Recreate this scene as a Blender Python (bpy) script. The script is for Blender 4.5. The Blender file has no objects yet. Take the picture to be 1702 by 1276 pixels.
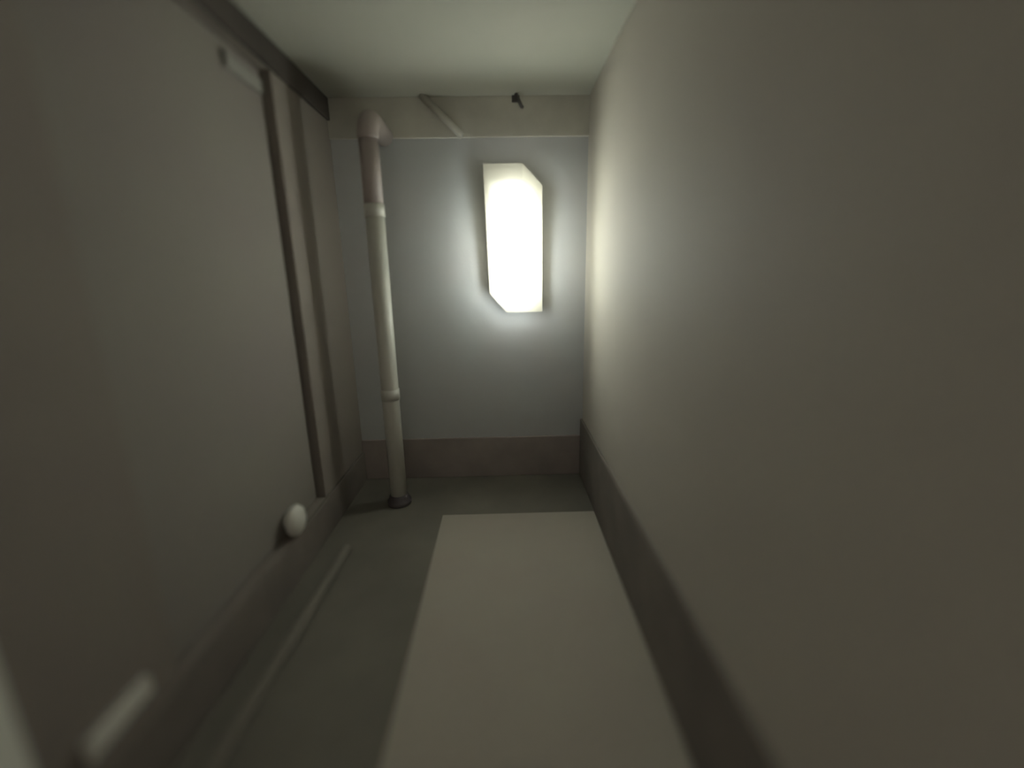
import bpy, bmesh, math
from mathutils import Vector, Matrix

C = bpy.context.scene.collection
SC = bpy.context.scene

# ---------------------------------------------------------------- camera
F, CX, CY = 725.0, 851.0, 638.0            # focal length and centre in pixels of the 1702 x 1276 frame
Yc = Vector((836 - CX, CY - 461, F)).normalized()          # corridor direction seen by the camera (right, up, forward)
Zc = -Vector((905 - CX, CY - 3600, F)); Zc -= Zc.dot(Yc) * Yc; Zc.normalize()
Xc = Yc.cross(Zc)
if Xc[0] < 0: Xc = -Xc
EYE = Vector((0, 0, 1.5))
right = Vector((Xc[0], Yc[0], Zc[0])); up = Vector((Xc[1], Yc[1], Zc[1])); fwd = Vector((Xc[2], Yc[2], Zc[2]))
cd = bpy.data.cameras.new('camera'); cam = bpy.data.objects.new('camera', cd); C.objects.link(cam)
cd.sensor_width = 36; cd.lens = F / 1702 * 36; cd.clip_start = 0.02
m = Matrix.Identity(4)
for i in range(3):
    m[i][0] = right[i]; m[i][1] = up[i]; m[i][2] = -fwd[i]; m[i][3] = EYE[i]
cam.matrix_world = m
cd.dof.use_dof = True; cd.dof.focus_distance = 3.1; cd.dof.aperture_fstop = 0.17
SC.camera = cam

# ---------------------------------------------------------------- world and exposure
w = bpy.data.worlds.new('world'); SC.world = w; w.use_nodes = True
bg = w.node_tree.nodes['Background']; bg.inputs[0].default_value = (1.0, 0.93, 0.80, 1); bg.inputs[1].default_value = 0.42
vs = SC.view_settings; vs.view_transform = 'Standard'; vs.look = 'None'; vs.gamma = 1.0; vs.use_curve_mapping = False
vs.exposure = 0.0

# ---------------------------------------------------------------- the room's measures
D, H, XL, XR, YB = 3.15, 2.62, -1.10, 0.58, -1.3      # back wall, ceiling, left and right wall, open end behind the camera
TH = 0.12

def on(ax, v, x, y):                                   # where the sight line of a pixel meets a plane of the room
    d = right * (x - CX) + up * (CY - y) + fwd * F
    return EYE + d * ((v - EYE[ax]) / d[ax])

# ---------------------------------------------------------------- helpers
def obj(name, bm, mat, parent=None, smooth=False):
    me = bpy.data.meshes.new(name)
    bmesh.ops.recalc_face_normals(bm, faces=bm.faces[:])
    if smooth:
        for f_ in bm.faces: f_.smooth = True
    bm.to_mesh(me); bm.free()
    o = bpy.data.objects.new(name, me); C.objects.link(o)
    me.materials.append(mat)
    if parent:
        o.parent = parent
        o.matrix_parent_inverse = Matrix.Translation(parent.location).inverted()
    return o

def box(bm, x0, x1, y0, y1, z0, z1, bev=0.0, seg=2):
    b = bmesh.new()
    vs_ = [b.verts.new((x, y, z)) for x in (x0, x1) for y in (y0, y1) for z in (z0, z1)]
    for q in ((0,1,3,2),(4,6,7,5),(0,4,5,1),(2,3,7,6),(0,2,6,4),(1,5,7,3)): b.faces.new([vs_[i] for i in q])
    if bev: bmesh.ops.bevel(b, geom=b.edges[:], offset=bev, segments=seg, affect='EDGES', profile=0.5)
    t = bpy.data.meshes.new('t'); b.to_mesh(t); b.free(); bm.from_mesh(t); bpy.data.meshes.remove(t)
    return bm

def boxes(*bs):
    bm = bmesh.new()
    for b in bs: box(bm, *b)
    return bm

def sweep(pts, radii, n=28, cap=True):                # tube along points, one radius each
    bm = bmesh.new(); rings = []
    up_ = None
    for i, p in enumerate(pts):
        a = pts[max(i-1, 0)]; b = pts[min(i+1, len(pts)-1)]
        t = (Vector(b) - Vector(a)).normalized()
        if up_ is None: up_ = Vector((1, 0, 0)) if abs(t.x) < 0.9 else Vector((0, 0, 1))
        u = (up_ - t * up_.dot(t)).normalized(); v = t.cross(u); up_ = u
        rings.append([bm.verts.new(Vector(p) + (u * math.cos(k*2*math.pi/n) + v * math.sin(k*2*math.pi/n)) * radii[i]) for k in range(n)])
    for r0, r1 in zip(rings, rings[1:]):
        for k in range(n): bm.faces.new((r0[k], r0[(k+1) % n], r1[(k+1) % n], r1[k]))
    if cap: bm.faces.new(rings[0]); bm.faces.new(rings[-1])
    return bm

def lathe(prof, axis, origin, n=32):                  # prof: (distance along axis, radius)
    o = Vector(origin); a = Vector(axis).normalized()
    return sweep([o + a * d for d, r in prof], [max(r, 1e-4) for d, r in prof], n)

def thing(name, label, cat, loc, group=None):
    o = bpy.data.objects.new(name, None); C.objects.link(o); o.location = loc; o.empty_display_size = 0.1
    tag(o, label, cat, group); return o
def tag(o, label, cat, group=None):
    o['label'] = label; o['category'] = cat
    if group: o['group'] = group
    return o
def struct(name, bm, mat, label=None, **k):
    o = obj(name, bm, mat, **k); o['kind'] = 'structure'
    if label: o['label'] = label
    return o

def mat(name, col, rough=0.6, var=0.12, scale=3.0, bump=0.15, bscale=60.0, tint=None, spec=0.5):
    M = bpy.data.materials.new(name); M.use_nodes = True
    nt = M.node_tree; P = nt.nodes['Principled BSDF']; L = nt.links
    P.inputs['Roughness'].default_value = rough; P.inputs['Specular IOR Level'].default_value = spec
    tc = nt.nodes.new('ShaderNodeTexCoord')
    nz = nt.nodes.new('ShaderNodeTexNoise'); nz.inputs['Scale'].default_value = scale; nz.inputs['Detail'].default_value = 6
    L.new(tc.outputs['Object'], nz.inputs['Vector'])
    rp = nt.nodes.new('ShaderNodeValToRGB')
    c2 = tint or tuple(c * (1 - 2 * var) for c in col)
    rp.color_ramp.elements[0].position = 0.3; rp.color_ramp.elements[1].position = 0.7
    rp.color_ramp.elements[0].color = (*c2, 1); rp.color_ramp.elements[1].color = (*col, 1)
    L.new(nz.outputs['Fac'], rp.inputs['Fac']); L.new(rp.outputs['Color'], P.inputs['Base Color'])
    if bump:
        n2 = nt.nodes.new('ShaderNodeTexNoise'); n2.inputs['Scale'].default_value = bscale; n2.inputs['Detail'].default_value = 4
        L.new(tc.outputs['Object'], n2.inputs['Vector'])
        bp = nt.nodes.new('ShaderNodeBump'); bp.inputs['Strength'].default_value = bump; bp.inputs['Distance'].default_value = 0.004
        L.new(n2.outputs['Fac'], bp.inputs['Height']); L.new(bp.outputs['Normal'], P.inputs['Normal'])
    return M

M_back = mat('back_wall_paint', (0.54, 0.56, 0.56), 0.8, spec=0.2, tint=(0.53, 0.53, 0.53))
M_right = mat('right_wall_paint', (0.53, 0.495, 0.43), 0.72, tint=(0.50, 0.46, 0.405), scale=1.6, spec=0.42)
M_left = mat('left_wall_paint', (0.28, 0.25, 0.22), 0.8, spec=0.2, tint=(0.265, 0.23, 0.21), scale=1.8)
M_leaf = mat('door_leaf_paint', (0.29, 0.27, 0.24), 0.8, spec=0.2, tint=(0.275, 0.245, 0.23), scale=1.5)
M_ceil = mat('ceiling_plaster', (0.47, 0.465, 0.405), 0.9, tint=(0.43, 0.435, 0.375), scale=1.4)
M_header = mat('boxing_paint', (0.62, 0.60, 0.53), 0.9)
M_plinth = mat('plinth_paint', (0.225, 0.195, 0.17), 0.9, scale=4)
M_plinth_back = mat('back_plinth_paint', (0.38, 0.33, 0.31), 0.9, scale=4)
M_floor = mat('dark_floor', (0.21, 0.195, 0.16), 0.95, scale=2.5, bump=0.3)
M_runner = mat('runner_weave', (0.45, 0.42, 0.35), 0.95, tint=(0.43, 0.385, 0.33), scale=2.2, bump=0.5, bscale=220)
M_pipe = mat('pipe_plastic', (0.66, 0.65, 0.59), 0.4, var=0.05, bump=0.03)
M_white = mat('white_plastic', (0.80, 0.79, 0.72), 0.4, var=0.04, bump=0.03)
M_strip = mat('grey_plastic', (0.35, 0.34, 0.31), 0.7, var=0.05, bump=0.03)
M_jamb = mat('jamb_gloss_paint', (0.88, 0.87, 0.78), 0.4, var=0.05, bump=0.05)
M_board = mat('dark_board_paint', (0.09, 0.075, 0.065), 0.85)
M_metal = mat('dark_metal', (0.10, 0.09, 0.085), 0.5, var=0.1, bump=0.05)
M_iron = mat('dark_pipe_boot', (0.13, 0.11, 0.115), 0.6, var=0.1)

# ---------------------------------------------------------------- structure
dy0, dy1, dz0, dz1, dd = 1.20, 2.42, 0.23, 2.49, 0.06     # cupboard recess in the left wall
struct('floor', boxes((XL - TH, XR + TH, YB, D + TH, -0.1, 0)), M_floor)
struct('ceiling', boxes((XL - TH, XR + TH, YB, D + TH, H, H + 0.1)), M_ceil)
struct('wall_back', boxes((XL - TH, XR + TH, D, D + TH, 0, H)), M_back)
struct('wall_right', boxes((XR, XR + TH, YB, D, 0, H)), M_right)
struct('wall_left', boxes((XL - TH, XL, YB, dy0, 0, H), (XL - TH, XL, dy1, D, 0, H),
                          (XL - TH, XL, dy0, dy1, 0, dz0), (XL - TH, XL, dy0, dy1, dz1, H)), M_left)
PH = 0.45
struct('baseboard_right', boxes((XR - 0.018, XR, YB, D, 0, PH, 0.006)), M_plinth)
struct('baseboard_back', boxes((XL, XR - 0.018, D - 0.018, D, 0, 0.32, 0.006)), M_plinth_back)
struct('baseboard_left', boxes((XL, XL + 0.018, YB, D - 0.018, 0, dz0, 0.006)), M_plinth)
# boxing along the top of the back wall
HP = 0.025                                             # how far the boxing stands off the wall
zh = on(1, D - HP, 760, 228).z
struct('trim_1', boxes((XL, XR, D - HP, D, zh, H, 0.003)), M_header, 'boxed-in band along the top of the back wall')
# white door jamb on the left wall, next to the camera
jy = on(0, XL + 0.02, 25, 1190).y
jb = bmesh.new()                                       # splayed section, angle made up so the face catches more lamp light
sec = [(XL, jy - 0.22), (XL + 0.12, jy - 0.22), (XL + 0.02, jy), (XL, jy)]
ja = [jb.verts.new((x, y, 0)) for x, y in sec]; jc = [jb.verts.new((x, y, H)) for x, y in sec]
jb.faces.new(ja); jb.faces.new(jc)
for i in range(4): jb.faces.new((ja[i], ja[(i+1) % 4], jc[(i+1) % 4], jc[i]))
j = struct('trim_2', jb, M_jamb, 'white painted door jamb')

struct('trim_3', boxes((XL, XL + 0.02, YB, D - HP, dz1, H, 0.004)), M_board, 'dark board along the top of the left wall')
# recessed cupboard door
d1 = struct('door_1', boxes((XL - dd - 0.005, XL - dd + 0.02, dy0 + 0.012, dy1 - 0.03, dz0 + 0.012, dz1 - 0.012, 0.005)), M_leaf,
            'flush grey door leaf recessed in the left wall')
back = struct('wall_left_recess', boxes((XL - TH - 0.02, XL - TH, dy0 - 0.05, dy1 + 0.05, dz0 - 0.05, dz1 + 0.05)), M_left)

# ---------------------------------------------------------------- lamp on the back wall
PX = [(803,272),(868,271),(902,306),(902,518),(842,519),(814,488)]
LP = 0.27                                                  # how far it stands off the wall
hexa = [on(1, D - LP, *p) for p in PX]
cx = sum(p.x for p in hexa) / 6; cz = sum(p.z for p in hexa) / 6
lamp = thing('wall_lamp', 'lit tall white wall lamp with cut corners, glowing on the back wall', 'lamp', (cx, D, cz))
def hex_solid(sc, y0, y1, pts):
    bm = bmesh.new()
    P = [(cx + (p.x - cx) * sc, cz + (p.z - cz) * sc) for p in pts]
    a = [bm.verts.new((x, y0, z)) for x, z in P]; b = [bm.verts.new((x, y1, z)) for x, z in P]
    bm.faces.new(a); bm.faces.new(b)
    for i in range(len(P)): bm.faces.new((a[i], a[(i+1) % len(P)], b[(i+1) % len(P)], b[i]))
    return bm
obj('housing', hex_solid(0.86, D - 0.105, D, hexa), M_white, lamp)
# shade: open shell, left panel parallel to the wall, right panel folded back a little
Ms = bpy.data.materials.new('lamp_shade_acrylic'); Ms.use_nodes = True
nt = Ms.node_tree; nt.nodes.clear(); L = nt.links
out = nt.nodes.new('ShaderNodeOutputMaterial'); mx = nt.nodes.new('ShaderNodeMixShader'); mx.inputs[0].default_value = 0.55
tr = nt.nodes.new('ShaderNodeBsdfTransparent'); tr.inputs[0].default_value = (0.97, 1.0, 1.0, 1)
tl = nt.nodes.new('ShaderNodeBsdfTranslucent'); tl.inputs[0].default_value = (0.72, 0.67, 0.55, 1)
L.new(tr.outputs[0], mx.inputs[1]); L.new(tl.outputs[0], mx.inputs[2]); L.new(mx.outputs[0], out.inputs[0])
bm = bmesh.new()
A, B, Cc, Dd, Ee, Ff = hexa
G = on(1, D - LP, 872, 518.5)
fold = 0.03
fv = {}
for k, p, dy in (('A',A,0),('B',B,0),('C',Cc,fold),('D',Dd,fold),('G',G,0),('E',Ee,0),('F',Ff,0)):
    fv[k] = (bm.verts.new((p.x, D - LP + dy, p.z)), bm.verts.new((p.x, D - 0.10, p.z)))
order = 'ABCDGEF'
bm.faces.new([fv[k][0] for k in 'ABGEF']); bm.faces.new([fv[k][0] for k in 'BCDG'])
for a, b in zip(order, order[1:] + order[0]): bm.faces.new((fv[a][0], fv[b][0], fv[b][1], fv[a][1]))
obj('lamp_shade', bm, Ms, lamp)
Mb = bpy.data.materials.new('bulb_glow'); Mb.use_nodes = True
nt = Mb.node_tree; nt.nodes.clear()
out = nt.nodes.new('ShaderNodeOutputMaterial'); em = nt.nodes.new('ShaderNodeEmission')
em.inputs[0].default_value = (0.93, 1.0, 0.98, 1); em.inputs[1].default_value = 42.0
nt.links.new(em.outputs[0], out.inputs[0])
yb = D - 0.19
t0 = on(1, yb, 852, 318); t1 = on(1, yb, 857, 496)
prof = [(0, .0), (.03, .25), (.12, .5), (.3, .75), (.5, .92), (.7, 1), (.88, 1), (.96, .8), (1, .0)]
bm = sweep([t0.lerp(t1, a) for a, r in prof], [max(0.075 * r, 1e-3) for a, r in prof], 24)
for v in bm.verts: v.co.y = yb + (v.co.y - yb) * 0.2
obj('bulb', bm, Mb, lamp, smooth=True)

# ---------------------------------------------------------------- soil pipe in the back left corner
py = 2.75
p0 = on(1, py, 622, 400); p1 = on(1, py, 668, 830)
pxm = (p0.x + p1.x) / 2; pr = 0.055
ztop = on(1, py, 605, 192).z; zlow = on(1, py, 668, 832).z
pipe = thing('drain_pipe', 'pale upright drain pipe with a bend at its top, standing near the lamp wall', 'pipe', (pxm, py, 0))
zc1 = on(1, py, 618, 350).z; zc2 = on(1, py, 650, 655).z
M_elbow = mat('elbow_plastic', (0.44, 0.38, 0.36), 0.5, var=0.06)
obj('pipe_length', sweep([(pxm, py, max(zlow, 0.06)), (pxm, py, zc2), (pxm, py, zc1)], [pr]*3), M_pipe, pipe, smooth=True)
obj('upper_pipe_length', sweep([(pxm, py, zc1), (pxm, py, ztop - 0.12)], [pr]*2), M_elbow, pipe, smooth=True)
for z in (zc1, zc2):
    obj('coupling', lathe([(-.035, pr), (-.035, pr + .004), (.035, pr + .004), (.035, pr)], (0,0,1), (pxm, py, z)), M_pipe, pipe, smooth=True)
pts = [Vector((pxm, py, ztop - 0.12))]
for k in range(9):
    a = math.pi / 2 * k / 8
    pts.append(Vector((pxm, py + 0.11 * (1 - math.cos(a)), ztop - 0.11 + 0.11 * math.sin(a) - pr * 0)))
pts.append(Vector((pxm, D - HP - .001, ztop)))
eb = sweep(pts, [pr + .004] * len(pts))
obj('elbow', eb, M_elbow, pipe, smooth=True)
obj('pipe_boot', lathe([(0, pr + .025), (.03, pr + .025), (.035, pr + .012), (max(zlow, .06), pr + .012), (max(zlow, .06) + .01, pr)], (0,0,1), (pxm, py, 0)), M_iron, pipe, smooth=True)

# ---------------------------------------------------------------- knob, cover strips, floor pipe, runner, hook, streak bar
kc = on(0, XL - dd + 0.065, 490, 870); kc.z = max(kc.z, dz0 + 0.083)
kn = obj('knob', lathe([(0, .03), (.012, .03), (.018, .035), (.03, .068), (.05, .08), (.07, .072), (.085, .05), (.09, .0)], (1,0,0), (XL - dd + 0.02, 0, 0), 32), M_white, None, smooth=True)
kn.location = (0, kc.y, kc.z); kn.parent = d1; kn['label'] = 'round white knob'

def strip(name, pa, pb, hgt, label, XL=XL, col=None, cat='cable cover'):
    a = on(0, XL + 0.015, *pa); b = on(0, XL + 0.015, *pb)
    z = (a.z + b.z) / 2
    t = thing(name, label, cat, (XL, (a.y + b.y) / 2, z - hgt / 2))
    y0, y1 = min(a.y, b.y), max(a.y, b.y)
    obj('cover', boxes((XL, XL + 0.022, y0 + .008, y1 - .008, z - hgt/2, z + hgt/2, 0.006)), col or M_strip, t)
    for y in (y0, y1 - .008): obj('end_cap', boxes((XL, XL + 0.025, y, y + .008, z - hgt/2 - .002, z + hgt/2 + .002, 0.003)), col or M_strip, t)
    return t
strip('cable_cover', (145, 1245), (250, 1142), 0.062, 'short grey cover strip low on the dark wall near the white jamb', col=M_white)
strip('cable_cover', (372, 95), (434, 145), 0.06, 'short grey cover strip high on the recessed door below the ceiling', XL - dd + 0.02)

tag(obj('floor_pipe', sweep([(-.955, .2, .026), (-.94, 1.2, .026), (-.915, 2.2, .026)], [.026]*3, 16), mat('floor_pipe_paint', (0.23, 0.21, 0.175), .95, var=.08), smooth=True),
    'dull thin pipe lying on the dark floor below the recessed door', 'pipe')

ra = on(2, 0.008, 640, 1276); rb = on(2, 0.008, 730, 870)
bm = bmesh.new()
RX = XR - 0.02
pts = [(-0.415, -1.2), (RX, -1.2), (RX, 2.56), (-0.425, 2.56)]
a = [bm.verts.new((x, y, 0.0)) for x, y in pts]; b = [bm.verts.new((x, y, 0.010)) for x, y in pts]
bm.faces.new(a); bm.faces.new(b)
for i in range(4): bm.faces.new((a[i], a[(i+1) % 4], b[(i+1) % 4], b[i]))
bmesh.ops.bevel(bm, geom=[e for e in bm.edges if abs(e.verts[0].co.z - .01) < 1e-6 and abs(e.verts[1].co.z - .01) < 1e-6], offset=.004, segments=2, affect='EDGES')
tag(obj('floor_runner', bm, M_runner), 'pale beige runner laid along the dark floor against the baseboard', 'runner')

BY = D - HP
hk = on(1, BY, 857, 165)
h = thing('wall_hook', 'small dark hook on the boxed band above the lamp', 'hook', (hk.x, BY, hk.z))
obj('hook_plate', boxes((hk.x - .025, hk.x + .025, BY - .01, BY, hk.z - .02, hk.z + .06, .004)), M_metal, h)
obj('hook_arm', sweep([(hk.x, BY - .008, hk.z + .03), (hk.x + .005, BY - .04, hk.z + .01), (hk.x + .02, BY - .055, hk.z - .03), (hk.x + .035, BY - .04, hk.z - .055), (hk.x + .04, BY - .02, hk.z - .05)], [.011]*5, 12), M_metal, h, smooth=True)
b0 = on(1, BY - 0.022, 700, 158); b1 = on(1, BY - 0.022, 768, 226)
bt = obj('streak_bar', sweep([b0, b0.lerp(b1, .5), b1], [.022]*3, 16), M_header, smooth=True)  # bar added to stand in for a soft diagonal lightness
tag(bt, 'pale bar standing in for a slanting light streak across the boxed band above the back wall', 'streak_bar')
